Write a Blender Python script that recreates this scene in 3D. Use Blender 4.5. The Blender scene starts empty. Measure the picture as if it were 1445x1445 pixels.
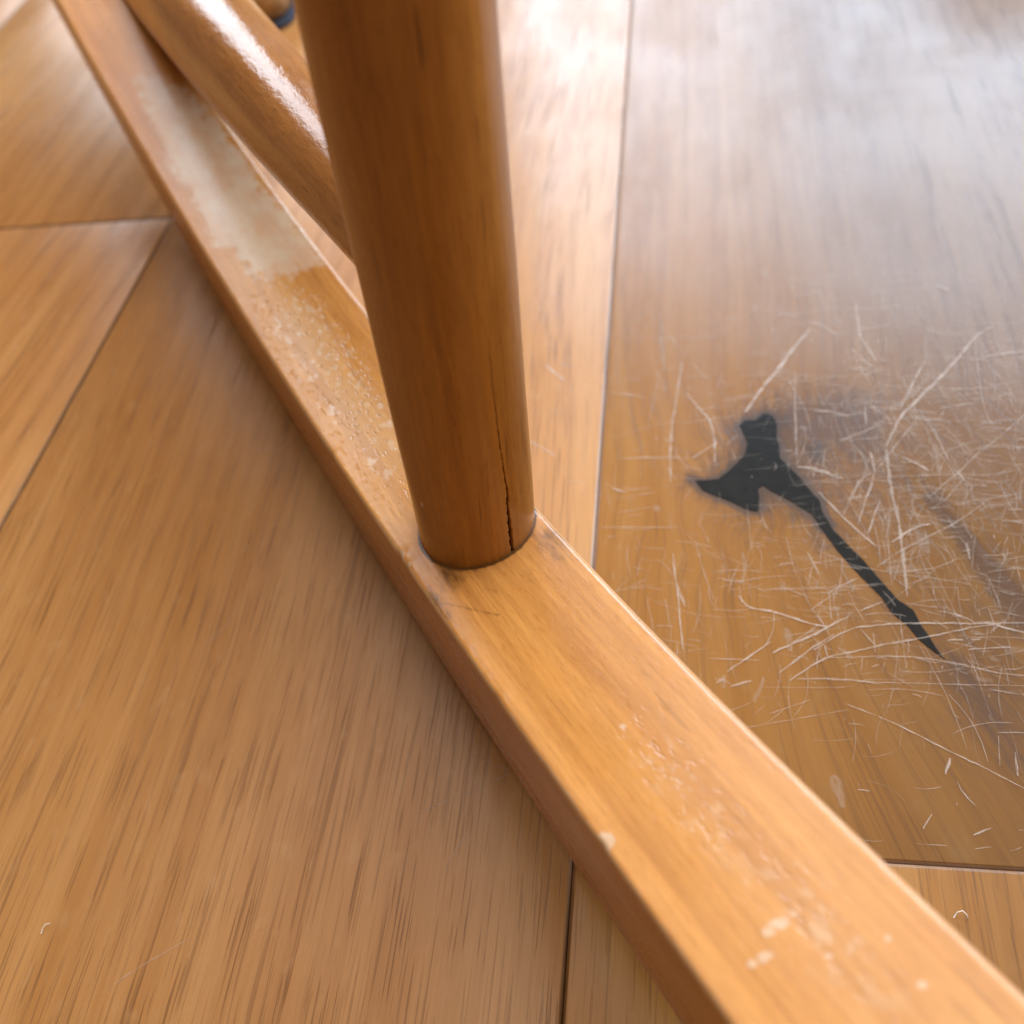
import bpy, bmesh, math, random
import numpy as np
from mathutils import Vector, Matrix
CAM_R=[0.983806,0.109051,-0.142244]
CAM_U=[0.002732,0.784396,0.620254]
CAM_D=[-0.179215,0.610598,-0.771396]
RAIL=[0.164395,0.642683,0.146605,0.220406,1.061665,0.228203,0.282107,0.011979]
LEG_P=[-0.041761,0.115152,0.050463]
LEG_A=[0.038486,0.154592,0.987228]
LEG_R0=0.012040697696391845
LEG_K=0.016999780037236744
ROD=[0.26764254,0.57194066,-0.11068101,0.03630852,0.05763056,-0.01599383]
SCR_NEAR=[(1.01,[(53.4,241.3),(53.0,234.4),(52.8,224.9),(54.4,220.2),(56.1,213.8)]),(0.6,[(49.6,220.5),(52.2,215.2),(55.4,211.3)]),(0.94,[(91.0,228.1),(87.3,225.7),(84.3,222.6),(80.0,216.4),(76.9,212.2),(71.9,205.7),(66.2,199.4),(63.3,195.4),(60.6,193.2),(58.5,188.8),(56.3,184.4),(54.3,180.1)]),(0.66,[(69.5,213.8),(66.7,208.4),(62.8,200.1),(60.0,194.4)]),(1.06,[(54.6,180.1),(54.1,173.2),(54.0,168.0),(54.3,163.3)]),(0.76,[(36.2,194.6),(41.8,194.4),(43.3,193.2),(46.8,191.9)]),(0.52,[(39.4,232.4),(42.7,230.9),(45.1,228.0),(46.9,225.2)]),(0.41,[(46.4,237.5),(57.3,237.9),(68.1,237.9)]),(0.75,[(85.4,214.6),(91.0,215.9),(96.8,216.6),(101.4,216.9)]),(0.45,[(84.7,222.6),(83.5,213.8),(82.5,202.9),(82.1,195.4),(81.9,190.4),(84.8,184.5)]),(0.37,[(71.3,202.2),(79.0,201.9),(88.7,202.0)]),(0.35,[(94.2,193.9),(91.5,191.2),(85.3,184.8),(77.3,177.5),(71.4,170.9),(65.5,165.4),(63.7,163.2)]),(0.44,[(65.2,193.1),(67.4,187.4),(68.6,180.3),(70.3,172.9),(71.3,170.4),(74.1,165.8)]),(0.36,[(65.2,192.5),(60.3,185.4),(56.5,180.0),(51.0,171.7)]),(0.72,[(50.3,178.5),(50.6,171.7)]),(0.44,[(50.5,171.2),(48.9,166.6),(47.9,163.3)]),(0.54,[(49.0,170.7),(46.5,168.6),(43.7,163.4)]),(0.73,[(34.4,172.4),(38.1,171.3),(42.1,169.2)]),(0.47,[(42.3,182.5),(49.3,186.2),(54.6,188.9)]),(0.37,[(41.9,183.1),(54.8,183.9)]),(0.44,[(65.7,176.1),(73.0,180.2),(77.0,181.8)]),(0.71,[(58.0,176.8),(62.4,173.6),(64.2,171.5)]),(0.34,[(50.7,169.6),(70.6,170.4),(78.4,169.8),(85.9,171.7)]),(0.56,[(50.7,195.3),(50.5,189.0)]),(1.22,[(78.1,247.5),(81.1,245.1)]),(0.27,[(78.7,197.8),(86.5,198.7),(93.4,200.2)]),(0.37,[(70.5,194.6),(78.0,196.1)]),(0.52,[(35.3,165.2),(40.4,156.8),(44.2,151.5),(48.5,146.0)]),(0.44,[(46.5,168.2),(43.6,162.7),(40.9,156.3)]),(0.44,[(49.8,168.2),(47.2,162.1),(44.0,152.9)]),(0.52,[(50.9,162.1),(48.4,156.3),(46.2,150.1)]),(1.0,[(53.8,166.6),(54.0,160.6),(54.3,154.8),(54.3,150.1),(53.9,144.2),(53.8,139.7),(53.3,135.4),(53.1,131.5)]),(0.33,[(78.5,162.9),(72.7,158.1),(67.9,154.3),(62.8,151.1),(57.1,147.8),(51.8,144.2),(46.8,140.1)]),(0.68,[(62.2,153.9),(58.7,153.4),(55.5,151.1),(53.5,149.2),(51.2,147.8)]),(0.33,[(52.5,159.2),(51.0,148.7),(50.5,142.4),(50.0,134.5)]),(0.49,[(47.2,130.2),(41.9,127.6)]),(0.57,[(39.7,126.3),(36.5,124.6),(30.1,120.0)]),(0.48,[(79.5,125.1),(69.9,124.7),(62.9,124.5),(55.1,124.4),(49.1,124.2),(40.4,123.0),(36.2,120.9),(31.9,117.6),(29.8,116.4)]),(0.47,[(73.1,124.8),(67.6,123.8),(63.2,122.7),(57.1,121.0),(51.1,119.5),(45.8,118.4),(42.0,117.1),(32.9,114.7),(30.9,113.6),(29.4,112.0)]),(0.45,[(32.9,114.5),(44.1,115.2),(51.2,115.4),(57.1,114.6),(61.7,113.8),(67.0,112.4),(69.3,111.6),(76.5,111.1)]),(0.61,[(78.8,121.9),(74.1,123.4),(71.5,124.3)]),(0.47,[(59.8,127.9),(63.9,126.8),(66.8,125.2)]),(0.32,[(41.3,122.6),(44.1,118.3)]),(0.46,[(60.2,119.9),(63.7,120.2)]),(0.46,[(65.3,120.1),(67.6,120.4)]),(0.38,[(64.5,117.7),(70.3,118.2),(73.5,118.5)]),(0.33,[(35.3,133.0),(42.3,137.0)]),(0.25,[(55.9,149.2),(52.8,141.5),(50.3,135.8)]),(0.49,[(69.5,147.9),(69.2,143.0)]),(0.23,[(29.1,109.0),(35.6,109.2),(42.6,108.5),(51.5,108.6),(60.8,108.5),(76.0,108.7)]),(0.48,[(32.9,118.0),(33.3,114.9)]),(0.25,[(35.4,149.1),(35.2,139.5)]),(0.24,[(35.3,133.0),(35.0,125.0)]),(0.23,[(50.8,126.9),(50.4,118.9),(50.2,112.7)]),(1.21,[(38.9,229.7),(33.0,220.7),(28.6,212.5),(24.0,205.8),(19.4,197.4),(17.6,193.9)]),(0.81,[(0.1,217.6),(-0.7,209.9),(-2.0,198.1),(-2.9,191.0),(-3.4,179.6),(-3.2,173.0),(-3.2,168.1)]),(0.8,[(1.0,203.6),(4.3,197.3),(8.0,191.9),(9.1,184.4),(8.9,174.9)]),(0.44,[(-7.2,233.7),(-2.6,226.5),(1.0,219.6)]),(0.42,[(3.2,215.5),(7.1,209.0)]),(0.39,[(-16.4,177.6),(-4.0,177.6),(2.5,176.7)]),(0.32,[(-18.2,227.3),(-6.7,227.1),(9.2,227.3),(15.9,228.6)]),(0.39,[(32.9,211.0),(31.6,192.9),(30.8,173.5)]),(0.74,[(30.8,173.5),(35.4,172.9),(39.0,171.3)]),(0.59,[(2.9,177.2),(9.9,183.2)]),(0.42,[(-17.3,203.6),(-10.7,201.5)]),(0.42,[(20.9,239.9),(29.8,238.6),(36.2,234.7),(40.4,231.7),(45.9,226.6)]),(0.53,[(-2.3,144.7),(-2.1,138.6),(-1.1,131.5),(-0.4,120.8),(0.1,115.1)]),(0.87,[(-1.5,134.6),(0.7,128.0)]),(0.58,[(13.3,132.1),(15.6,127.9),(21.1,127.3),(24.5,125.9),(31.1,123.4),(34.5,122.8)]),(0.65,[(36.1,124.1),(29.2,119.9),(23.9,117.3),(20.4,115.2)]),(0.32,[(32.2,123.6),(25.3,118.2)]),(0.49,[(21.0,118.8),(16.4,115.1),(11.8,111.4),(9.8,109.8)]),(0.4,[(35.8,121.2),(29.9,117.1),(21.8,110.0)]),(0.48,[(35.3,115.6),(30.6,113.2),(23.6,107.8)]),(0.64,[(10.7,106.2),(15.7,108.1)]),(0.31,[(26.0,108.8),(33.2,109.2)]),(0.65,[(7.7,107.1),(9.4,108.5)]),(0.51,[(31.2,144.9),(33.4,138.1)]),(0.33,[(37.0,132.9),(30.5,127.7)]),(0.24,[(5.4,113.6),(18.3,113.4)]),(0.53,[(-21.3,204.0),(-14.2,202.2)]),(0.39,[(-18.0,177.3),(-4.4,177.6)]),(0.58,[(-19.2,166.4),(-15.1,164.8)]),(0.28,[(-21.8,152.8),(-0.6,152.8)]),(0.36,[(42.2,100.2),(45.7,98.6),(50.2,96.0),(54.4,93.5),(60.5,90.1),(65.8,87.1),(70.8,84.0)]),(0.31,[(29.1,108.9),(37.9,108.9),(45.1,108.0)]),(0.42,[(56.6,85.6),(57.5,82.8),(59.2,80.7)]),(0.71,[(54.5,87.2),(56.0,90.8)]),(0.41,[(57.7,74.4),(61.4,76.1)]),(0.36,[(36.3,82.8),(38.9,82.8)]),(0.42,[(48.3,75.2),(50.5,78.4)]),(0.28,[(66.7,96.4),(65.7,89.7)]),(0.55,[(69.3,92.8),(68.7,87.5)]),(0.3,[(36.0,102.9),(42.2,100.2)]),(0.28,[(66.6,97.2),(73.7,97.5)])]
SCR_MID=[(1.12,[(-42.2,217.2),(-38.6,213.1),(-36.1,210.3)]),(0.62,[(-43.7,184.6),(-35.8,178.7)]),(0.56,[(-38.1,217.7),(-32.3,215.5)]),(0.4,[(-32.5,169.0),(-27.5,168.7)])]
SCR_LEFT=[(0.32,[(-48.4,87.1),(-38.0,83.0)]),(0.32,[(-38.0,83.0),(-50.1,76.4),(-58.9,72.4)]),(0.31,[(-46.6,68.6),(-50.1,61.2)]),(0.35,[(-102.8,43.3),(-106.6,40.7),(-111.2,37.4),(-115.2,34.5),(-118.3,31.5)])]
KNOT=[(16.07,189.51),(17.64,191.57),(20.61,191.49),(22.97,194.07),(25.16,193.48),(26.45,190.28),(26.07,184.1),(26.6,181.07),(26.35,177.1),(28.91,173.17),(31.42,169.32),(33.8,164.63),(35.6,161.88),(35.96,158.28),(38.04,152.14),(41.43,147.04),(44.18,142.92),(47.29,137.31),(50.8,131.13),(54.01,128.15),(54.59,125.93),(55.15,123.73),(56.48,120.86),(57.68,117.33),(59.02,114.92),(56.52,117.3),(54.02,120.08),(52.18,123.66),(49.08,127.31),(47.22,131.84),(44.6,135.69),(41.37,140.45),(38.11,146.19),(35.4,152.13),(33.2,157.4),(30.04,160.1),(26.82,162.85),(23.51,165.18),(21.53,167.07),(20.08,166.15),(20.27,162.89),(19.69,158.34),(18.32,158.34),(15.62,159.71),(12.91,161.56),(10.15,162.97),(7.36,164.39),(5.25,165.82),(3.5,169.17),(6.02,169.14),(9.61,169.58),(12.55,172.43),(14.81,175.33),(17.09,178.26),(17.98,182.25),(17.06,186.37)]
GLARE_TINT=[(365.0,-6.0),(347.0,-6.2),(325.3,-8.3),(304.1,-10.4),(288.1,-9.8),(280.8,-8.7),(263.5,-11.1),(254.4,-7.5),(244.3,-7.7),(236.4,-3.9),(232.9,0.3),(232.5,9.1),(232.9,16.1),(270.5,15.2),(304.1,13.4),(328.7,12.3),(346.7,11.0),(358.6,5.8),(364.4,-0.3)]
CHIPS=[((21.25,-1.85),[(-0.51,0.58),(-1.0,-0.7)]),((21.2,-3.85),[(-0.75,0.88),(-1.14,-0.79)]),((19.15,-6.18),[(-0.64,0.74),(-1.05,-0.72)]),((19.24,-8.0),[(-1.08,1.28),(-1.6,-1.09)]),((44.06,-13.72),[(-0.38,0.58),(-0.61,-0.45)]),((120.06,-14.21),[(-0.54,1.21),(-0.5,-0.42)]),((116.71,-13.76),[(-0.93,2.04),(-1.02,-0.85)]),((12.51,7.23),[(-1.51,1.46),(-1.58,-1.1)]),((76.95,-14.78),[(-1.26,2.35),(-1.09,-0.85)]),((58.79,-0.64),[(-0.71,1.04),(-1.48,-1.16)]),((14.77,0.19),[(-1.21,1.27),(-1.93,-1.33)]),((21.15,0.37),[(-1.29,1.44),(-2.21,-1.56)]),((6.56,6.32),[(-1.23,1.14),(-1.73,-1.17)])]
ZONES=[[(165.3,-2.5),(202.3,3.2),(175.0,-2.2)],[(44.4,0.5),(63.5,1.1),(46.3,-4.0)],[(203.5,-2.6),(236.2,-5.1),(202.0,-9.4)],[(19.0,1.9),(36.1,-1.5),(19.4,-3.5)]]
CRACK=[(-0.789,52.768),(-0.793,47.401),(-0.808,41.826),(-0.801,35.827),(-0.798,30.341),(-0.784,24.511),(-0.772,19.626),(-0.749,17.341),(-0.778,12.133),(-0.774,7.388),(-0.776,3.509),(-0.771,0.471)]
LEGSPOT=[(-2.238,14.094)]

scene = bpy.context.scene
C = scene.collection
R = math.radians
H = 0.2                       # lens height above the floor, metres

# ------------------------------------------------------------------ camera
cam = bpy.data.cameras.new("camera"); cam_o = bpy.data.objects.new("camera", cam); C.objects.link(cam_o)
cr, cu, cd = Vector(CAM_R), Vector(CAM_U), Vector(CAM_D)
cam_o.matrix_world = Matrix(((cr.x, cu.x, -cd.x, 0), (cr.y, cu.y, -cd.y, 0), (cr.z, cu.z, -cd.z, H), (0, 0, 0, 1)))
cam.sensor_width = 36.0; cam.lens = 36.0 * 1320 / 1445
cam.clip_start = 0.005; cam.clip_end = 60
cam.dof.use_dof = True; cam.dof.focus_distance = 0.186; cam.dof.aperture_fstop = 13.0
scene.camera = cam_o

# ------------------------------------------------------------------ light
world = bpy.data.worlds.new("World"); scene.world = world; world.use_nodes = True
bg = world.node_tree.nodes["Background"]
bg.inputs[0].default_value = (1.0, 0.82, 0.62, 1); bg.inputs[1].default_value = 0.10

def area(name, loc, aim, w, h, power, col):
    l = bpy.data.lights.new(name, 'AREA'); l.shape = 'RECTANGLE'; l.size = w; l.size_y = h; l.energy = power; l.color = col
    o = bpy.data.objects.new(name, l); C.objects.link(o); o.location = loc
    o.rotation_euler = (Vector(aim) - Vector(loc)).to_track_quat('-Z', 'Y').to_euler()
    return o
area("window_light", (1.27, 2.5, 1.66), (0.44, 0.15, 1.66), 3.95, 1.46, 222, (0.64, 0.81, 1.0))
area("low_glare_light", (-1.34, 2.52, 1.20), (-0.2, 0.15, 1.1), 0.66, 1.9, 17, (0.80, 0.90, 1.0))  # added lamp for low glare on runner and stretcher; no door known
area("overhead_fill_light", (0.35, 0.85, 2.6), (0.0, 0.15, 0.0), 3.8, 2.4, 92, (1.0, 0.93, 0.83))  # unseen overhead lamp, added to fill floor and runner top with light

scene.view_settings.view_transform = 'Standard'; scene.view_settings.look = 'None'
scene.view_settings.exposure = 0.14; scene.view_settings.gamma = 1.0
scene.render.engine = 'CYCLES'
scene.cycles.max_bounces = 8

# ------------------------------------------------------------------ helpers
rng = np.random.default_rng(7)
random.seed(7)

def mesh_obj(name, verts, faces, mat, parent=None, smooth=True, attrs=None, kind=None):
    me = bpy.data.meshes.new(name)
    verts = np.asarray(verts, dtype=np.float64)
    me.from_pydata(verts.tolist(), [], faces if isinstance(faces, list) else faces.tolist())
    for k, (typ, arr) in (attrs or {}).items():
        a = me.attributes.new(k, typ, 'POINT')
        arr = np.asarray(arr, dtype=np.float32)
        a.data.foreach_set('vector' if typ == 'FLOAT_VECTOR' else 'value', arr.ravel())
    me.polygons.foreach_set('use_smooth', [smooth] * len(me.polygons))
    me.materials.append(mat); me.update()
    o = bpy.data.objects.new(name, me); C.objects.link(o)
    if parent: o.parent = parent
    if kind: o['kind'] = kind
    return o

def empty(name, loc, label, cat, group=None):
    o = bpy.data.objects.new(name, None); C.objects.link(o); o.location = loc
    o.empty_display_size = 0.02
    o['label'] = label; o['category'] = cat
    if group: o['group'] = group
    return o

def quads(nu, nv, closed_u=False):
    """index grid: u fastest"""
    f = []
    i = np.arange(nv - 1)[:, None] * nu; j = np.arange(nu if closed_u else nu - 1)[None]
    j2 = (j + 1) % nu
    a = (i + j); b = (i + j2); c = (i + nu + j2); d = (i + nu + j)
    return np.stack([a, b, c, d], -1).reshape(-1, 4)

def sstep(a, b, x):
    t = np.clip((x - a) / (b - a), 0, 1); return t * t * (3 - 2 * t)

def poly_sd(P, poly):
    """signed distance (negative inside) of points P (n,2) to polygon"""
    poly = np.asarray(poly, float); n = len(poly)
    d = np.full(len(P), 1e9); inside = np.zeros(len(P), bool)
    for i in range(n):
        a = poly[i]; b = poly[(i + 1) % n]; e = b - a
        w = P - a; t = np.clip((w @ e) / (e @ e), 0, 1)
        d = np.minimum(d, np.hypot(*(w - t[:, None] * e).T))
        cond = ((a[1] > P[:, 1]) != (b[1] > P[:, 1]))
        with np.errstate(divide='ignore', invalid='ignore'):
            xin = (b[0] - a[0]) * (P[:, 1] - a[1]) / (b[1] - a[1]) + a[0]
        inside ^= cond & (P[:, 0] < xin)
    return np.where(inside, -d, d)

class NT:
    def __init__(s, name):
        s.m = bpy.data.materials.new(name); s.m.use_nodes = True; s.t = s.m.node_tree; s.n = s.t.nodes
        s.p = s.n["Principled BSDF"]; s.out = s.n["Material Output"]
    def new(s, typ, **kw):
        x = s.n.new(typ)
        for k, v in kw.items(): setattr(x, k, v)
        return x
    def link(s, a, b): s.t.links.new(a, b)
    def put(s, sock, v):
        if hasattr(v, 'is_output'): s.link(v, sock)
        else: sock.default_value = v
    def attr(s, name, out='Fac'): return s.new('ShaderNodeAttribute', attribute_name=name).outputs[out]
    def scale(s, v, sc, off=(0, 0, 0)):
        m = s.new('ShaderNodeMapping'); s.link(v, m.inputs[0]); m.inputs['Scale'].default_value = sc; m.inputs['Location'].default_value = off
        return m.outputs[0]
    def noise(s, v, sc, det=3, rough=.55, off=(0, 0, 0), dist=0.0):
        x = s.new('ShaderNodeTexNoise'); s.link(s.scale(v, sc, off), x.inputs['Vector'])
        x.inputs['Scale'].default_value = 1; x.inputs['Detail'].default_value = det; x.inputs['Roughness'].default_value = rough
        x.inputs['Distortion'].default_value = dist
        return x.outputs['Fac']
    def vor(s, v, sc, off=(0, 0, 0)):
        x = s.new('ShaderNodeTexVoronoi'); s.link(s.scale(v, sc, off), x.inputs['Vector']); x.inputs['Scale'].default_value = 1
        return x
    def ramp(s, v, stops, interp='LINEAR'):
        x = s.new('ShaderNodeValToRGB'); s.link(v, x.inputs[0]); e = x.color_ramp; e.interpolation = interp
        while len(e.elements) < len(stops): e.elements.new(0.5)
        for el, (p, c) in zip(e.elements, stops):
            el.position = p; el.color = (*c, 1) if isinstance(c, tuple) else (c, c, c, 1)
        return x.outputs[0]
    def rng(s, v, a, b, c=0.0, d=1.0):
        x = s.new('ShaderNodeMapRange'); x.interpolation_type = 'SMOOTHSTEP'
        s.put(x.inputs[0], v)
        for i, k in enumerate((a, b, c, d)): s.put(x.inputs[i + 1], k)
        return x.outputs[0]
    def math(s, op, a, b=0.0, c=0.0):
        x = s.new('ShaderNodeMath', operation=op)
        s.put(x.inputs[0], a); s.put(x.inputs[1], b); s.put(x.inputs[2], c)
        return x.outputs[0]
    def mix(s, f, a, b, mode='MIX'):
        x = s.new('ShaderNodeMix', data_type='RGBA', blend_type=mode, clamp_factor=True)
        s.put(x.inputs[0], f)
        for i, v in ((6, a), (7, b)):
            if isinstance(v, tuple): v = (*v, 1)
            s.put(x.inputs[i], v)
        return x.outputs[2]
    def bump(s, h, strength, dist, prev=None):
        x = s.new('ShaderNodeBump'); s.put(x.inputs['Strength'], strength); s.put(x.inputs['Distance'], dist); s.link(h, x.inputs['Height'])
        if prev is not None: s.link(prev, x.inputs['Normal'])
        return x.outputs[0]

# ------------------------------------------------------------------ materials
def oak_material():
    s = NT("oiled_oak")
    g = s.attr('grain', 'Vector')
    info = s.new('ShaderNodeObjectInfo').outputs['Random']
    broad = s.noise(g, (30, 4, 1), 3, .5, dist=.2)
    rings = s.noise(g, (190, 4, 1), 2, .5, (7, 3, 0), .1)
    fibre = s.noise(g, (1500, 40, 1), 3, .6, (3, 1, 0))
    pore = s.noise(g, (1900, 42, 1), 2, .5, (11, 5, 0))
    pore2 = s.noise(g, (820, 17, 1), 2, .5, (21, 2, 0), .05)
    fleck = s.noise(g, (260, 120, 1), 2, .5, (1, 8, 0))
    base = s.ramp(broad, [(.3, (.39, .185, .070)), (.5, (.43, .210, .082)), (.7, (.48, .250, .105))])
    base = s.mix(s.rng(rings, .35, .68), base, s.mix(1.0, base, (.90, .85, .79), 'MULTIPLY'))
    base = s.mix(s.rng(fibre, .3, .75, 0, .45), base, s.mix(1.0, base, (1.25, 1.24, 1.2), 'MULTIPLY'))
    pm = s.math('MULTIPLY', s.rng(pore, .57, .64), s.rng(rings, .35, .60, .35, 1.0))
    pm2 = s.rng(pore2, .60, .66, 0, .62)
    pores = s.math('MAXIMUM', pm, pm2)
    wide = s.rng(s.attr('fine'), 0, 1, 1.0, .35)
    pores = s.math('MULTIPLY', pores, wide)
    base = s.mix(s.math('MULTIPLY', pores, .56), base, (.125, .050, .018))
    base = s.mix(s.rng(fleck, .58, .78, 0, .25), base, (.50, .30, .15))
    # each board its own tone
    tone = s.new('ShaderNodeHueSaturation'); s.link(base, tone.inputs['Color'])
    s.link(s.math('MULTIPLY_ADD', s.attr('fine'), .28, 1.04), tone.inputs['Saturation'])
    s.link(s.math('MULTIPLY_ADD', s.attr('tone'), 1.0, 0.0), tone.inputs['Value'])
    base = tone.outputs[0]
    # brown staining around the knot
    st = s.attr('stain')
    n = s.noise(g, (420, 150, 1), 4, .65, (2, 2, 0))
    sm = s.rng(s.math('MULTIPLY_ADD', s.math('SUBTRACT', n, .5), 1.3, st), .18, .95, 0, 1)
    base = s.mix(s.math('MULTIPLY', sm, .84), base, (.066, .026, .011))
    rim = s.attr('rim')
    base = s.mix(s.rng(s.math('MULTIPLY_ADD', s.math('SUBTRACT', n, .5), .9, rim), .35, .9, 0, .75), base, (.045, .026, .018))
    edge_grey = s.attr('edge_grey'); dn = s.noise(g, (300, 60, 1), 3, .6, (6, 6, 0))
    base = s.mix(s.math('MULTIPLY', edge_grey, s.rng(dn, .2, .6, .35, .9)), base, (.30, .245, .225))  # grey tint along chosen board edges
    dirt = s.attr('dirt')
    base = s.mix(s.math('MULTIPLY', dirt, s.rng(dn, .2, .6, .5, .95)), base, (.085, .042, .018))
    s.link(base, s.p.inputs['Base Color'])
    sm1 = s.noise(g, (26, 17, 1), 4, .6, (4, 9, 0))
    ro = s.rng(sm1, .3, .7, .19, .29)
    s.p.inputs['Specular IOR Level'].default_value = .22
    ro = s.math('ADD', ro, s.math('MULTIPLY', pores, .10))
    ro = s.math('ADD', ro, s.math('MULTIPLY', s.attr('matt'), .3))
    s.link(ro, s.p.inputs['Roughness'])
    s.p.inputs['IOR'].default_value = 1.5
    wob = s.noise(g, (45, 14, 1), 2, .5, (3, 3, 0))
    b = s.bump(wob, .22, .0012)
    b = s.bump(s.math('SUBTRACT', 1.0, pores), .18, .00010, b)
    b = s.bump(s.noise(g, (1500, 500, 1), 2), .12, .0001, b)
    s.link(b, s.p.inputs['Normal'])
    return s.m

def varnish_material(name, light, dark, ax, rough=(.26, .36), rail=False, dots=False, hammered=False):
    """honey-stained varnished beech; 'grain' = (across, across2, along) metres"""
    s = NT(name)
    g = s.attr('grain', 'Vector')
    sc = lambda a, l: (a, a, l)
    broad = s.noise(g, sc(55, 3), 3, .5, dist=.3)
    streak = s.noise(g, sc(300, 9), 3, .55, (5, 1, 2), .15)
    fine = s.noise(g, sc(1300, 60), 2, .5, (9, 2, 1))
    dash = s.noise(g, sc(900, 55), 1, .5, (1, 6, 3))
    cloud = s.noise(g, sc(120, 70), 4, .6, (2, 7, 1))
    base = s.mix(s.rng(broad, .3, .7), dark, light)
    base = s.mix(s.rng(streak, .38, .7, 0, .5), base, s.mix(1.0, base, (.70, .60, .50), 'MULTIPLY'))
    base = s.mix(s.rng(fine, .35, .7, 0, .8), base, s.mix(1.0, base, (1.20, 1.22, 1.24), 'MULTIPLY'))
    base = s.mix(s.rng(s.noise(g, sc(2200, 300), 2, .6, (7, 7, 1)), .5, .72, 0, .5), base, s.mix(1.0, base, (.72, .62, .52), 'MULTIPLY'))
    base = s.mix(s.rng(cloud, .35, .7, 0, .28), base, s.mix(1.0, base, (.83, .74, .66), 'MULTIPLY'))
    base = s.mix(s.rng(dash, .70, .78, 0, .55 if not rail else .3), base, (.10, .03, .008))
    ro = s.rng(s.noise(g, sc(60, 35), 4, .6, (8, 8, 8)), .3, .7, rough[0], rough[1])
    h1 = s.noise(g, sc(420, 190), 3, .55, (3, 1, 5))
    b = s.bump(h1, .10, .0004)
    b = s.bump(s.noise(g, sc(110, 30), 2, .5, (1, 3, 5)), .04, .0010, b)
    if hammered:
        b = s.bump(s.noise(g, sc(650, 230), 3, .6, (2, 8, 5)), .30, .0005, b)
    if rail:
        glare_tint = s.attr('glare_tint'); hn = s.noise(g, sc(330, 190), 5, .65, (6, 4, 2))  # window glare on the varnish, painted in as a pale patch
        hm = s.rng(s.math('MULTIPLY_ADD', s.math('SUBTRACT', hn, .5), 1.5, glare_tint), .40, .75)
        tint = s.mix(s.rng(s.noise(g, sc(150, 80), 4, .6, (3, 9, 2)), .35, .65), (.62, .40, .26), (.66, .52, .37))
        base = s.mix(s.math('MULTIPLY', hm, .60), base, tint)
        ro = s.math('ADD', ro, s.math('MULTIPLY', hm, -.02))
        base = s.mix(s.math('MULTIPLY', s.rng(s.attr('scuff'), .35, 1.0), .38), base, (.56, .34, .19))  # pale tint over the scuff zones, painted in for missing glare
        chip = s.attr('chip'); cn = s.noise(g, sc(900, 700), 4, .65, (1, 2, 6))
        cm = s.rng(s.math('MULTIPLY_ADD', s.math('SUBTRACT', cn, .5), 1.5, chip), .42, .62)
        base = s.mix(s.math('MULTIPLY', cm, .58), base, (.64, .46, .32))
        # scuffed band with scattered pale nicks
        nv = s.noise(g, sc(560, 330), 2, .55, (4, 4, 1))
        zone = s.attr('scuff')
        nm = s.math('MULTIPLY', s.rng(nv, .545, .66), s.rng(zone, .1, .8))
        base = s.mix(s.math('MULTIPLY', nm, .46), base, (.66, .47, .32))
        ro = s.math('SUBTRACT', ro, s.math('MULTIPLY', nm, .12))
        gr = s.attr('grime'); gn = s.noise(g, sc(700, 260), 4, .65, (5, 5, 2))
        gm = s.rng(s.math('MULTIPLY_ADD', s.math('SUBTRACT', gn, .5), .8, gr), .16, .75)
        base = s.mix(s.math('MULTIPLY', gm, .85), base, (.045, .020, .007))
        dents = s.noise(g, sc(1150, 480), 2, .6, (2, 6, 9))
        b = s.bump(s.rng(dents, .565, .73), s.math('MULTIPLY', zone, .75), .00025, b)
        # fine saw marks across the rail
        b = s.bump(s.noise(g, (60, 60, 2400), 1, .5), .05, .0001, b)
        edge = s.attr('edge'); en = s.noise(g, sc(300, 160), 4, .7, (9, 9, 9))
        em = s.rng(s.math('MULTIPLY_ADD', s.math('SUBTRACT', en, .5), 1.0, edge), .55, .9)
        base = s.mix(s.math('MULTIPLY', em, .55), base, (.50, .33, .20))
    if dots:
        cr = s.attr('crack')
        base = s.mix(s.rng(cr, .15, .6), base, (.012, .006, .003))
        sp = s.attr('speck'); base = s.mix(sp, base, (.75, .68, .58))
    s.link(base, s.p.inputs['Base Color']); s.link(ro, s.p.inputs['Roughness'])
    s.p.inputs['IOR'].default_value = 1.5
    s.link(b, s.p.inputs['Normal'])
    return s.m

def flat_material(name, col, rough, bump=None, ior=1.5):
    s = NT(name); co = s.new('ShaderNodeTexCoord').outputs['Object']
    n = s.noise(co, (180, 180, 180), 4, .6)
    s.link(s.mix(s.rng(n, .3, .7), tuple(c * .75 for c in col), tuple(min(1, c * 1.2) for c in col)), s.p.inputs['Base Color'])
    s.p.inputs['Specular IOR Level'].default_value = .07; s.p.inputs['Roughness'].default_value = rough; s.p.inputs['IOR'].default_value = ior
    if bump: s.link(s.bump(s.noise(co, (bump[0],) * 3, 4, .6), bump[1], bump[2]), s.p.inputs['Normal'])
    return s.m

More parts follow.
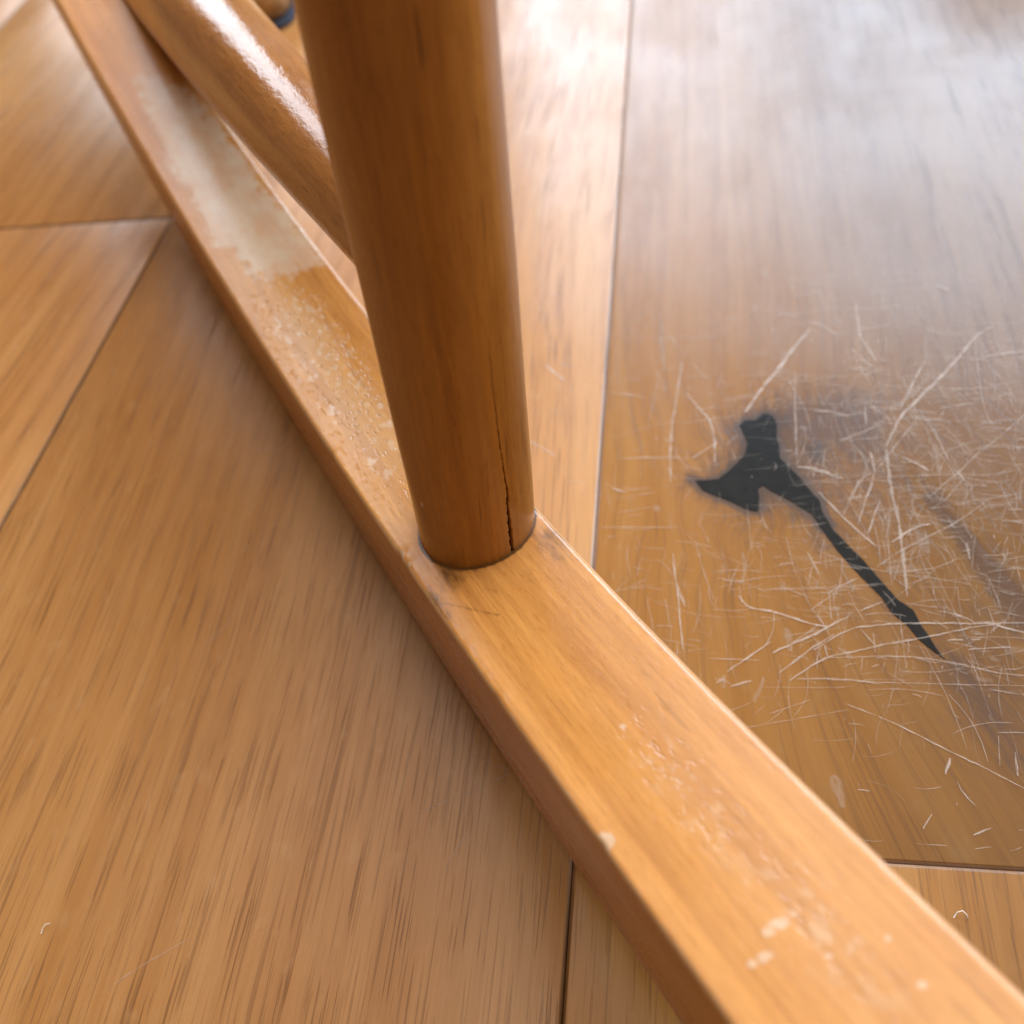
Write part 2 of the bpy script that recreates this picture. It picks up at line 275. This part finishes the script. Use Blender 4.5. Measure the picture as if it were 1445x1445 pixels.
def scratch_material():
    s = NT("scuffed_finish")
    uv = s.attr('strip', 'Vector')
    sep = s.new('ShaderNodeSeparateXYZ'); s.link(uv, sep.inputs[0])
    across = sep.outputs[0]                         # -1 .. 1
    prof = s.math('SUBTRACT', 1.0, s.math('ABSOLUTE', across))
    n1 = s.noise(uv, (1.6, 420, 1), 4, .65)
    n2 = s.noise(uv, (2.5, 1800, 1), 2, .6, (3, 3, 3))
    a = s.math('MULTIPLY', s.rng(prof, .0, .75), s.rng(n1, .26, .60))
    a = s.math('MULTIPLY', a, s.rng(n2, .2, .7, .45, 1))
    a = s.math('MULTIPLY', a, sep.outputs[2])
    s.p.inputs['Base Color'].default_value = (.58, .46, .38, 1); s.p.inputs['Roughness'].default_value = .55
    tr = s.new('ShaderNodeBsdfTransparent'); mx = s.new('ShaderNodeMixShader')
    s.link(a, mx.inputs[0]); s.link(tr.outputs[0], mx.inputs[1]); s.link(s.p.outputs[0], mx.inputs[2]); s.link(mx.outputs[0], s.out.inputs[0])
    return s.m

M_OAK = oak_material()
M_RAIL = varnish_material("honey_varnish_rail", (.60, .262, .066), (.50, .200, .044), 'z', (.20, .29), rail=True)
M_LEG = varnish_material("honey_varnish_leg", (.46, .192, .034), (.31, .112, .016), 'z', (.24, .34), dots=True)
M_ROD = varnish_material("honey_varnish_rod", (.38, .155, .038), (.29, .105, .022), 'z', (.15, .24), hammered=True)
M_SUB = flat_material("dark_subfloor", (.03, .018, .010), .8)
M_FILL = flat_material("black_resin", (.011, .010, .009), .26, (320, .10, .0005))
M_SCR = scratch_material()
M_PALE = flat_material("pale_beech", (.58, .40, .22), .4)
M_SLAB = flat_material("dark_matt", (.05, .055, .075), .9)
M_LINT = flat_material("lint", (.75, .70, .62), .6)

# ------------------------------------------------------------------ floor
W_PL = 0.181; X0 = -0.023; GAP = 0.0002; TH = 0.014
fl_v = [(-1.3, -.5, -.03), (1.4, -.5, -.03), (1.4, 3.2, -.03), (-1.3, 3.2, -.03), (-1.3, -.5, -.0142), (1.4, -.5, -.0142), (1.4, 3.2, -.0142), (-1.3, 3.2, -.0142)]
floor = mesh_obj("floor", fl_v, [[0, 3, 2, 1], [4, 5, 6, 7], [0, 1, 5, 4], [1, 2, 6, 5], [2, 3, 7, 6], [3, 0, 4, 7]], M_SUB, smooth=False, kind='structure')
floor['label'] = "oak board floor, its long boards running away from the viewer"

KN = np.array(KNOT) / 1000
def knot_fields(x, y):
    """grain displacement, stain, rim and matt patches of the knotty board (metres in)"""
    P = np.c_[x, y]
    # axis of the filled split: from the knot head to its pointed tail
    a = np.array((.022, .178)); b = np.array((.060, .112)); e = (b - a) / np.hypot(*(b - a)); L = np.hypot(*(b - a))
    w = P - a; t = w @ e; side = w @ np.array((e[1], -e[0]))
    tc = np.clip(t, -.004, L + .02); dd_ = np.hypot(side, t - tc)
    bend = .010 * np.exp(-(dd_ / .045) ** 2) * np.tanh(side / .018)
    shear = .42 * (np.clip(y, .02, .20) - .115) * np.exp(-((x - .072) / .055) ** 2)
    near = np.hypot((x - .020), (y - .170))
    ring = .003 * np.sin(near * 330) * np.exp(-(near / .030) ** 2)
    warp = -bend + shear + ring
    st = .75 * np.exp(-(((x - .045) / .018) ** 2 + ((y - .192) / .018) ** 2)) + .5 * np.exp(-(((x - .022) / .017) ** 2 + ((y - .176) / .020) ** 2))
    st += .30 * np.exp(-(((x - .056) / .014) ** 2 + ((y - .168) / .016) ** 2))
    # dark streak right of the split
    a2 = np.array((.0655, .1585)); b2 = np.array((.077, .131)); e2 = b2 - a2; tt = np.clip(((P - a2) @ e2) / (e2 @ e2), -.15, 1.15)
    d2 = np.hypot(*(P - a2 - tt[:, None] * e2).T)
    st += .78 * np.exp(-(d2 / (.0024 + .0018 * tt)) ** 2)
    a3 = np.array((.062, .112)); b3 = np.array((.069, .092)); e3 = b3 - a3; t3 = np.clip(((P - a3) @ e3) / (e3 @ e3), 0, 1)
    st += .5 * np.exp(-(np.hypot(*(P - a3 - t3[:, None] * e3).T) / .005) ** 2)
    st += .16 * np.exp(-(((x - .075) / .03) ** 2 + ((y - .150) / .035) ** 2))
    sd = poly_sd(P, KN)
    st += .34 * np.exp(-(((x - .080) / .034) ** 2 + ((y - .112) / .030) ** 2))
    rim = np.exp(-np.clip(sd - .0004, 0, 1) / .0021) * np.where(t < .03, 1.05, .5)
    st = st + .55 * np.exp(-np.clip(sd, 0, 1) / .007) * np.where(t < .035, 1, .25)
    blot = .85 * np.exp(-(((x - .033) / .006) ** 2 + ((y - .1575) / .0042) ** 2)) + .9 * np.exp(-(((x - .0365) / .0040) ** 2 + ((y - .1795) / .006) ** 2)) \
        + .8 * np.exp(-(((x - .029) / .0025) ** 2 + ((y - .191) / .005) ** 2)) + .6 * np.exp(-(((x - .008) / .006) ** 2 + ((y - .172) / .005) ** 2))
    rim = np.maximum(rim, blot)
    matt = sstep(.0, .03, x - .095) * sstep(.405, .430, y)
    return warp, st, rim, matt

BEV = 0.0008
def plank(x0, y0, x1, y1, tone, fine=None, knot=False, fineattr=0.0, lift=0.0, grey_edges=(0, 0, 0, 0), heart=False):
    ex = [0, BEV * .35, BEV * .7, BEV]
    def lines(a, b, inner):
        return np.array(sorted(set([round(v, 6) for v in [a + k for k in ex] + [b - k for k in ex] + [v for v in inner if a + BEV * 1.3 < v < b - BEV * 1.3]])))
    if fine: xs = lines(x0, x1, np.arange(x0, x1, .0008)); ys = lines(y0, y1, list(np.arange(max(y0, fine[0]), fine[1], .0008)) + list(np.arange(fine[1], y1, .04)))
    else: xs = lines(x0, x1, np.arange(x0, x1, .03)); ys = lines(y0, y1, np.arange(y0, y1, .08))
    X, Y = np.meshgrid(xs, ys); x = X.ravel(); y = Y.ravel()
    d = np.minimum.reduce([x - x0, x1 - x, y - y0, y1 - y])
    k = np.clip(1 - d / BEV, 0, 1); z = lift - .0004 * k ** 1.6
    nx, ny = len(xs), len(ys)
    kk_ = lambda dd: np.clip(1.5 - 1.5 * dd / BEV, 0, 1)
    du = np.maximum.reduce([grey_edges[0] * kk_(x - x0), grey_edges[1] * kk_(x1 - x), grey_edges[2] * kk_((y - y0) * 1.5), grey_edges[3] * kk_((y1 - y) * 1.5)])
    du = du * np.where((y > .03) & (np.minimum(y - y0, y1 - y) > .004), sstep(.06, .14, y), 1)
    di = kk_(np.minimum.reduce([d, d])) * (du < .02)
    q = quads(nx, ny)
    bx, by = (x0 + x1) / 2, (y0 + y1) / 2
    ring = list(range(nx)) + [nx * r + nx - 1 for r in range(1, ny)] + [nx * (ny - 1) + c for c in range(nx - 2, -1, -1)] + [nx * r for r in range(ny - 2, 0, -1)]
    n0 = len(x); m = len(ring)
    vx = np.r_[x, x[ring]]; vy = np.r_[y, y[ring]]; vz = np.r_[z, np.full(m, -TH)]
    F = q.tolist() + [[ring[(i + 1) % m], ring[i], n0 + i, n0 + (i + 1) % m] for i in range(m)]
    off = np.array((rng.uniform(0, 50), rng.uniform(0, 50), rng.uniform(0, 9)))
    if knot: warp, st, rim, matt = knot_fields(vx, vy)
    else: warp = .006 * np.sin(vy * 7 + off[0]) + .002 * np.sin(vy * 23 + off[1]); st = rim = matt = np.zeros(len(vx))
    g = np.c_[vx + warp + off[0], vy + off[1], np.full(len(vx), off[2])]
    one = np.ones(len(vx)); du = np.r_[du, np.zeros(m)]; di = np.r_[di, np.ones(m)]
    tn = one * tone
    if heart: tn = tone * (1.32 - .58 * sstep(-.015, .080, vx))
    o = mesh_obj("plank", np.c_[vx - bx, vy - by, vz], F, M_OAK, floor, attrs={
        'grain': ('FLOAT_VECTOR', g), 'stain': ('FLOAT', st), 'rim': ('FLOAT', rim), 'matt': ('FLOAT', matt),
        'tone': ('FLOAT', tn), 'edge_grey': ('FLOAT', du), 'dirt': ('FLOAT', di), 'fine': ('FLOAT', one * fineattr)})
    o.location = (bx, by, 0)
    return o

knot_plank = None; mid_plank = None
rows = {}
for k in range(-6, 6):
    xa = X0 + k * W_PL + GAP / 2; xb = X0 + (k + 1) * W_PL - GAP / 2
    if k == 0: cuts = [-.45, .068, 1.45, 3.1]
    elif k == -1: cuts = [-.45, .95, 2.2, 3.1]
    elif k == -2: cuts = [-.45, .312, 1.6, 3.1]
    else: c0 = rng.uniform(.5, 1.4); cuts = [-.45, c0, c0 + 1.2, 3.1]
    if k == -3: cuts = [-.45, .08, 1.5, 3.1]
    for j in range(len(cuts) - 1):
        tone = float(rng.uniform(.92, 1.08)); kw = {}
        if k == 0 and j == 1: tone = .46; kw = dict(heart=True, fine=(.08, .26), knot=True, fineattr=.55, grey_edges=(.9, 0, .5, 0))
        if k == 0 and j == 0: tone = .70; kw = dict(heart=True, fineattr=.3, grey_edges=(.35, 0, 0, .5))
        if k == -1 and j == 0: tone = .93; kw = dict(grey_edges=(0, .9, 0, 0))
        if k == -2: tone = 1.06
        if k == -3: tone = 1.12
        o = plank(xa, cuts[j] + GAP / 2, xb, cuts[j + 1] - GAP / 2, tone, **kw)
        if k == 0 and j == 1: knot_plank = o; o['label'] = "scratched oak board with the black filled knot"
        if k == -1 and j == 0: mid_plank = o

def local(o, P): return np.asarray(P, float) - np.array((o.location.x, o.location.y, 0))

# black resin filling of the knot: outline refined and slightly uneven, domed by a hair
ol = []
for i in range(len(KN)):
    a, b = KN[i], KN[(i + 1) % len(KN)]
    n = max(1, int(np.hypot(*(b - a)) / .0006))
    nrm = np.array((-(b - a)[1], (b - a)[0])) / (np.hypot(*(b - a)) + 1e-9)
    for q_ in range(n):
        ol.append(a + (b - a) * q_ / n + nrm * rng.normal(0, .00004))
ol = np.array(ol); nO = len(ol)
cen = np.array([.0, .0])
bmk = bmesh.new()
vt = [bmk.verts.new((*local(knot_plank, [(p[0], p[1], 0)])[0][:2], .00016)) for p in ol]
vb = [bmk.verts.new((*local(knot_plank, [(p[0], p[1], 0)])[0][:2], -.002)) for p in ol]
bmk.faces.new(vt)
for i in range(nO): bmk.faces.new((vb[i], vb[(i + 1) % nO], vt[(i + 1) % nO], vt[i]))
bmesh.ops.recalc_face_normals(bmk, faces=bmk.faces)
bmesh.ops.triangulate(bmk, faces=[f for f in bmk.faces if len(f.verts) > 4])
mk = bpy.data.meshes.new("knot_filling"); bmk.to_mesh(mk); bmk.free(); mk.materials.append(M_FILL)
kf = bpy.data.objects.new("knot_filling", mk); C.objects.link(kf); kf.parent = knot_plank
kf['label'] = "black resin filling an axe-shaped split"

# scratches: thin worn strips following the marks, each bent and broken
def strips(S, host, name, z0, extra=0, seed=1, box=None):
    r = np.random.default_rng(seed); V = []; F = []; A = []
    lanes = []
    for w, P in S: lanes.append((w * 1e-3 * 1.1, np.array(P) / 1000, r.uniform(.55, .9) if w > .5 else r.uniform(.45, .8)))
    for i in range(extra):
        x = r.uniform(box[0], box[1]); y = r.uniform(box[2], box[3])
        if box[1] > 0 and r.random() < .62: x = float(np.clip(r.normal(.066, .036), box[0], box[1])); y = float(np.clip(r.normal(.175, .055), box[2] - .018, box[3]))
        th = r.choice([r.uniform(-.25, .25), r.uniform(1.2, 1.9), r.uniform(0, 3.14)]); L = r.exponential(.006) + .0006
        n = 5; t = np.linspace(-.5, .5, n); c = r.normal(0, .12)
        P = np.c_[x + np.cos(th) * L * t - np.sin(th) * c * L * t * t * 2, y + np.sin(th) * L * t + np.cos(th) * c * L * t * t * 2]
        kd = poly_sd(np.array([[x, y]]), KN)[0]
        if kd < .003 and r.random() < .8: continue
        if box[1] > 0 and (P[:, 1].min() < .0705 or P[:, 0].min() < -.0222 or P[:, 0].max() > .157): continue
        if box[1] > 0 and y < .105 and r.random() < .72: continue
        lanes.append((r.uniform(.00010, .00030), P, r.uniform(.2, .7)) if (r.random() > .05 or kd < .006) else (r.uniform(.001, .0035), P, r.uniform(.08, .22)))
    for li, (w, P, al) in enumerate(lanes):
        # resample with jitter
        seg = np.hypot(*np.diff(P, axis=0).T); s_ = np.r_[0, np.cumsum(seg)]; L = s_[-1]
        n = max(4, int(L / .0012)); t = np.linspace(0, L, n)
        Q = np.c_[np.interp(t, s_, P[:, 0]), np.interp(t, s_, P[:, 1])]
        if n > 8:
            ker = np.array([1, 2, 3, 2, 1]) / 9.; pad = np.r_[Q[:1], Q[:1], Q, Q[-1:], Q[-1:]]
            Q = np.c_[np.convolve(pad[:, 0], ker, 'valid'), np.convolve(pad[:, 1], ker, 'valid')]
        Q = Q + r.normal(0, min(w * .12, .00005), Q.shape)
        T = np.gradient(Q, axis=0); T /= np.hypot(*T.T)[:, None] + 1e-12; N = np.c_[-T[:, 1], T[:, 0]]
        ww = w * .5 * (.35 + .65 * np.sin(np.pi * np.clip(t / L, .04, .96)) ** .5) * (1 + .3 * np.sin(t * 900 + li))
        b0 = len(V); z = z0 + (li % 40) * 1.2e-6
        LP = local(host, np.c_[Q, np.zeros(n)])
        for i in range(n):
            for u in (-1, 0, 1):
                V.append((LP[i, 0] + N[i, 0] * ww[i] * u, LP[i, 1] + N[i, 1] * ww[i] * u, z)); A.append((u, t[i] + li * 1.37, al))
        for i in range(n - 1):
            k = b0 + i * 3
            F += [[k, k + 1, k + 4, k + 3], [k + 1, k + 2, k + 5, k + 4]]
    o = mesh_obj(name, V, F, M_SCR, host, attrs={'strip': ('FLOAT_VECTOR', A)}, kind='stuff')
    return o
strips(SCR_NEAR, knot_plank, "scratches", .00021, 4600, 3, (-.020, .152, .09, .42))
strips(SCR_MID + SCR_LEFT, mid_plank, "scratches", .00009, 140, 5, (-.12, -.026, .12, .36))

# ------------------------------------------------------------------ rocking chair
off, ph, rw, rt, s0, iR, iR2, kk = RAIL
rdir = np.array((-math.sin(ph), math.cos(ph))); rnor = np.array((math.cos(ph), math.sin(ph)))
legP = np.array(LEG_P); legA = np.array(LEG_A); legA /= np.linalg.norm(legA)
chair = empty("rocking_chair", (legP[0], legP[1], 0), "honey varnished wooden rocking chair, its curved runner and round leg on the oak floor", "chair")
base = np.array((legP[0], legP[1], 0.0))

def bez(n, r): return [(r * (1 - math.cos(a)), r * (1 - math.sin(a))) for a in np.linspace(0, math.pi / 2, n)]
def make_runner():
    w = rw * H; t = rt * H
    sv = np.unique(np.r_[np.arange(-.45, 1.25, .0022), np.arange(1.25, 2.0, .006), np.arange(2.0, 4.2, .03)])
    # cross-section (o, z from the bottom) going over the top from left to right
    rl, rr = .0009, .0013
    prof = [(-w / 2, 0.001), (-w / 2, t * .3), (-w / 2, t * .6), (-w / 2, t - .004)]
    for a in np.linspace(0, math.pi / 2, 6): prof.append((-w / 2 + rl - rl * math.cos(a), t - rl + rl * math.sin(a)))
    for o in np.linspace(-w / 2 + rl, w / 2 - rr, 66)[1:-1]: prof.append((o, t))
    for a in np.linspace(math.pi / 2, 0, 8): prof.append((w / 2 - rr + rr * math.cos(a), t - rr + rr * math.sin(a)))
    prof += [(w / 2, t - .004), (w / 2, t * .5), (w / 2, .001), (w / 2 - .001, 0), (-w / 2 + .001, 0)]
    prof = np.array(prof); nu = len(prof)
    S = np.repeat(sv, nu); O = np.tile(prof[:, 0], len(sv)); Zp = np.tile(prof[:, 1], len(sv))
    rise = np.where(S > s0, iR, iR2) * (S - s0) ** 2 / 2
    # slight unevenness of the worn edges, chips bitten out of the left one
    m = S * H * 1000
    wav = .00002 * np.sin(m * .31) + .00002 * np.sin(m * .87 + 1) + .00002 * np.sin(m * 2.1 + 2)
    onTop = sstep(t - .003, t - .0005, Zp)
    eL = np.exp(-np.abs(O + w / 2) / .0012) * onTop; eR = np.exp(-np.abs(O - w / 2) / .0015) * onTop
    Z = Zp + wav * (eL + eR)
    for cs, dep in ((120.5, .0005), (116.8, .0003), (44.0, .0003), (77.5, .0002), (90, .0001), (160, .0002), (60, .0001)):
        bite = np.exp(-((m - cs) / 1.3) ** 2)
        Z -= dep * bite * eL; O = O + dep * .8 * bite * np.exp(-np.abs(O + w / 2) / .001) * sstep(t - .006, t - .001, Zp)
    xy = rdir[None] * (S * H)[:, None] + rnor[None] * ((off + kk * S ** 2 / 2) * H + O)[:, None]
    V = np.c_[xy, Z + rise * H + .00005] - base
    F = quads(nu, len(sv), True)
    F = F[:, ::-1].tolist() + [list(range(nu)), list(range(nu * (len(sv) - 1), nu * len(sv)))[::-1]]
    mm = np.c_[m, O * 1000]; n = len(m)
    sd = poly_sd(mm, GLARE_TINT); glare_tint = sstep(8, -9, sd) * onTop
    chip = np.zeros(n)
    for c, J in CHIPS:
        q = (mm - np.array(c)) @ np.array(J).T; chip = np.maximum(chip, np.exp(-(np.hypot(*q.T)) ** 2.5 * .8))
    chip *= sstep(t - .004, t - .001, Zp)
    scuff = np.zeros(n)
    for c, p1, p2 in ZONES:
        c = np.array(c); u = np.array(p1) - c; v = np.array(p2) - c
        Lx = max(8, abs(u[0]), abs(v[0])); Ly = 9.0 if c[0] > 120 else 5.5
        scuff = np.maximum(scuff, (1.0 if c[0] > 120 else .52) * np.exp(-((mm[:, 0] - c[0]) / Lx) ** 2 - ((mm[:, 1] - c[1]) / Ly) ** 2))
    scuff = np.maximum(scuff, .10) * onTop
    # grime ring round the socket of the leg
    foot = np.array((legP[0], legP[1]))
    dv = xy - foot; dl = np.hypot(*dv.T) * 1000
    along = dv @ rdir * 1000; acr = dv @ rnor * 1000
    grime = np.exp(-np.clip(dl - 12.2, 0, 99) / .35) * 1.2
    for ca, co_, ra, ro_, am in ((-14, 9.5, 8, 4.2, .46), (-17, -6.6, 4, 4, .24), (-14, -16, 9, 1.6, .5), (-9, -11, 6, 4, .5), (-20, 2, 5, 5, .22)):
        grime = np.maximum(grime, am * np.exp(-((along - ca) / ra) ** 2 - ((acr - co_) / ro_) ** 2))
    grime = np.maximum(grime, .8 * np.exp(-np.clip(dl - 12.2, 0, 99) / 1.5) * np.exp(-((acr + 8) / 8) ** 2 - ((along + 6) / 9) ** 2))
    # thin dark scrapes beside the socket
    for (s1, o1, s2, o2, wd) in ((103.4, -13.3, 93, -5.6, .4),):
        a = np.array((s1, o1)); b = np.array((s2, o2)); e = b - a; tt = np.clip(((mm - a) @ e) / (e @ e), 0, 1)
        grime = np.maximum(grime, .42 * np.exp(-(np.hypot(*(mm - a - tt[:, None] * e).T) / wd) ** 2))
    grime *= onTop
    edge = np.maximum(np.exp(-((O + w / 2) / .0009) ** 2), np.exp(-((O - w / 2) / .0012) ** 2)) * sstep(t - .003, t - .0012, Zp)
    g = np.c_[O, Zp, S * H] + np.array((3.1, 1.7, 5.3))
    return mesh_obj("runner", V, F, M_RAIL, chair, attrs={'grain': ('FLOAT_VECTOR', g), 'glare_tint': ('FLOAT', glare_tint), 'chip': ('FLOAT', chip),
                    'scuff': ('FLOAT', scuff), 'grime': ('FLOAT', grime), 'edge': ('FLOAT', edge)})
runner = make_runner()

e1 = np.cross((0, 1., 0), legA); e1 /= np.linalg.norm(e1); e2 = np.cross(legA, e1)
def make_leg():
    cr_ = np.array(CRACK); cr_ = cr_[np.argsort(cr_[:, 1])]
    th0 = float(cr_[:, 0].mean())
    ths = np.unique(np.r_[np.linspace(-math.pi, math.pi, 181)[:-1], np.linspace(th0 - .10, th0 + .10, 121)])
    tv = np.unique(np.r_[np.arange(-4.5, 62, .5), np.arange(62, 150, 4), np.arange(150, 421, 15)]) / 1000
    T, Th = np.meshgrid(tv, ths, indexing='ij'); T = T.ravel(); Th = Th.ravel()
    r = LEG_R0 + LEG_K * T
    r = r + .00006 * np.sin(Th * 3 + T * 40) + .00004 * np.sin(T * 130 + Th)
    r = r - .0006 * np.clip(1 - (T + .0004) / .0012, 0, 1) * 0
    tm = T * 1000
    cth = np.interp(tm, cr_[:, 1], cr_[:, 0])
    cth = cth + .002 * np.sin(tm * 1.3) + .0015 * np.sin(tm * 3.1)
    # half-width in radians: hairline above, opening towards the foot
    hw = np.interp(tm, [-5, 0, 5, 9, 12, 15, 18, 24, 40, 52, 58], [.020, .020, .026, .024, .016, .020, .010, .0075, .0035, .0, 0])
    hw = hw * (1 + .25 * np.sin(tm * 2.3) + .2 * np.sin(tm * 5.1))
    dth = (Th - cth); c = np.where(hw > 1e-4, np.exp(-(dth / np.maximum(hw, 1e-4)) ** 4), 0)
    dep = np.interp(tm, [0, 18, 40, 58], [.0022, .0012, .0007, .0])
    r = r - c * dep
    sp = np.zeros(len(T))
    for a, b in LEGSPOT: sp = np.maximum(sp, np.exp(-(((Th - a) * 12) / .28) ** 4 - ((tm - b) / .55) ** 4))
    rad = np.cos(Th)[:, None] * e1 + np.sin(Th)[:, None] * e2
    V = legP + legA * T[:, None] + rad * r[:, None] - base
    nu = len(ths); F = quads(nu, len(tv), True).tolist() + [list(range(nu))[::-1], list(range(nu * (len(tv) - 1), nu * len(tv)))]
    g = np.c_[r * np.cos(Th), r * np.sin(Th), T] + np.array((1.3, 4.2, 2.2))
    return mesh_obj("leg", V, F, M_LEG, chair, attrs={'grain': ('FLOAT_VECTOR', g), 'crack': ('FLOAT', c), 'speck': ('FLOAT', sp)})
leg = make_leg(); leg['label'] = "round leg with a thin dark crack near its foot"

def make_rod():
    s1, az, el, ra, rb, rc = ROD
    P1 = legP + legA * s1 * H
    d = np.array((-math.sin(az) * math.cos(el), math.cos(az) * math.cos(el), math.sin(el)))
    L = 2.1; tv = np.unique(np.r_[np.arange(-.02, 1.6, .012), np.arange(1.6, L, .05)])
    u1 = np.cross(d, (0, 0, 1.)); u1 /= np.linalg.norm(u1); u2 = np.cross(u1, d)
    n = 96; ths = np.linspace(0, 2 * math.pi, n, endpoint=False)
    T, Th = np.meshgrid(tv, ths, indexing='ij'); T = T.ravel(); Th = Th.ravel()
    r = (ra + rb * T + rc * T * T) * H + .00003 * np.sin(T * 16 + Th * 2) + .00002 * np.sin(T * 37 - Th)
    V = P1 + d * (T * H)[:, None] + (np.cos(Th)[:, None] * u1 + np.sin(Th)[:, None] * u2) * r[:, None] - base
    F = quads(n, len(tv), True).tolist() + [list(range(n))[::-1], list(range(n * (len(tv) - 1), n * len(tv)))]
    g = np.c_[r * np.cos(Th), r * np.sin(Th), T * H] + np.array((7.3, 2.2, 3.2))
    return mesh_obj("stretcher", V, F, M_ROD, chair, attrs={'grain': ('FLOAT_VECTOR', g)})
rod = make_rod()

# ------------------------------------------------------------------ pale rounded foot far behind
foot_t = empty("furniture_foot", (-.204, .480, 0), "small pale wooden foot with a rounded end, far behind between stretcher and leg", "furniture foot")
def bar(name, x0, x1, y0, y1, z0, z1, mat, r):
    bm = bmesh.new(); bmesh.ops.create_cube(bm, size=1)
    for v in bm.verts:
        v.co = Vector((x0 + (v.co.x + .5) * (x1 - x0), y0 + (v.co.y + .5) * (y1 - y0), z0 + (v.co.z + .5) * (z1 - z0)))
    vert = [e for e in bm.edges if abs(e.verts[0].co.z - e.verts[1].co.z) > 1e-5]
    bmesh.ops.bevel(bm, geom=vert, offset=r, segments=8, affect='EDGES', profile=.5)
    hor = [e for e in bm.edges if abs(e.verts[0].co.z - e.verts[1].co.z) < 1e-6 and len(e.link_faces) == 2 and e.calc_face_angle(0) > .9]
    bmesh.ops.bevel(bm, geom=hor, offset=min(.002, (z1 - z0) * .3), segments=3, affect='EDGES')
    me = bpy.data.meshes.new(name); bm.to_mesh(me); bm.free(); me.materials.append(mat)
    me.polygons.foreach_set('use_smooth', [True] * len(me.polygons))
    o = bpy.data.objects.new(name, me); C.objects.link(o); o.parent = foot_t; return o
bar("foot_block", -.045, .004, -.004, .11, .0025, .026, M_PALE, .013)
bar("dark_slab", -.040, .007, -.008, .10, .0002, .0025, M_SLAB, .012)  # thin dark slab under the pale block

# ------------------------------------------------------------------ bits on the floor
def fibre(name, pts, rad, label):
    V = []; F = []; n = len(pts); P = np.array(pts)
    for i in range(n):
        t = P[min(i + 1, n - 1)] - P[max(i - 1, 0)]; t /= np.linalg.norm(t)
        a = np.cross(t, (0, 0, 1.)); a /= np.linalg.norm(a) + 1e-9; b = np.cross(a, t)
        for k in range(6): V.append(P[i] + rad * (math.cos(k * math.pi / 3) * a + math.sin(k * math.pi / 3) * b))
    o = mesh_obj(name, V, quads(6, n, True).tolist() + [list(range(6)), list(range(6 * (n - 1), 6 * n))], M_LINT)
    o['label'] = label; o['category'] = "lint"
    return o
fibre("lint_curl", [(.0512, .0580, .0004), (.0518, .0588, .0012), (.0527, .0590, .0018), (.0534, .0584, .0014), (.0537, .0576, .0006)], .00011, "tiny white lint curl on the floor beside the runner at the lower right")
fibre("lint_thread", [(-.1377, .0412, .0004), (-.1376, .0422, .0008), (-.1371, .0430, .0010), (-.1364, .0434, .0005)], .00009, "tiny pale thread lying alone on the board at the lower left")
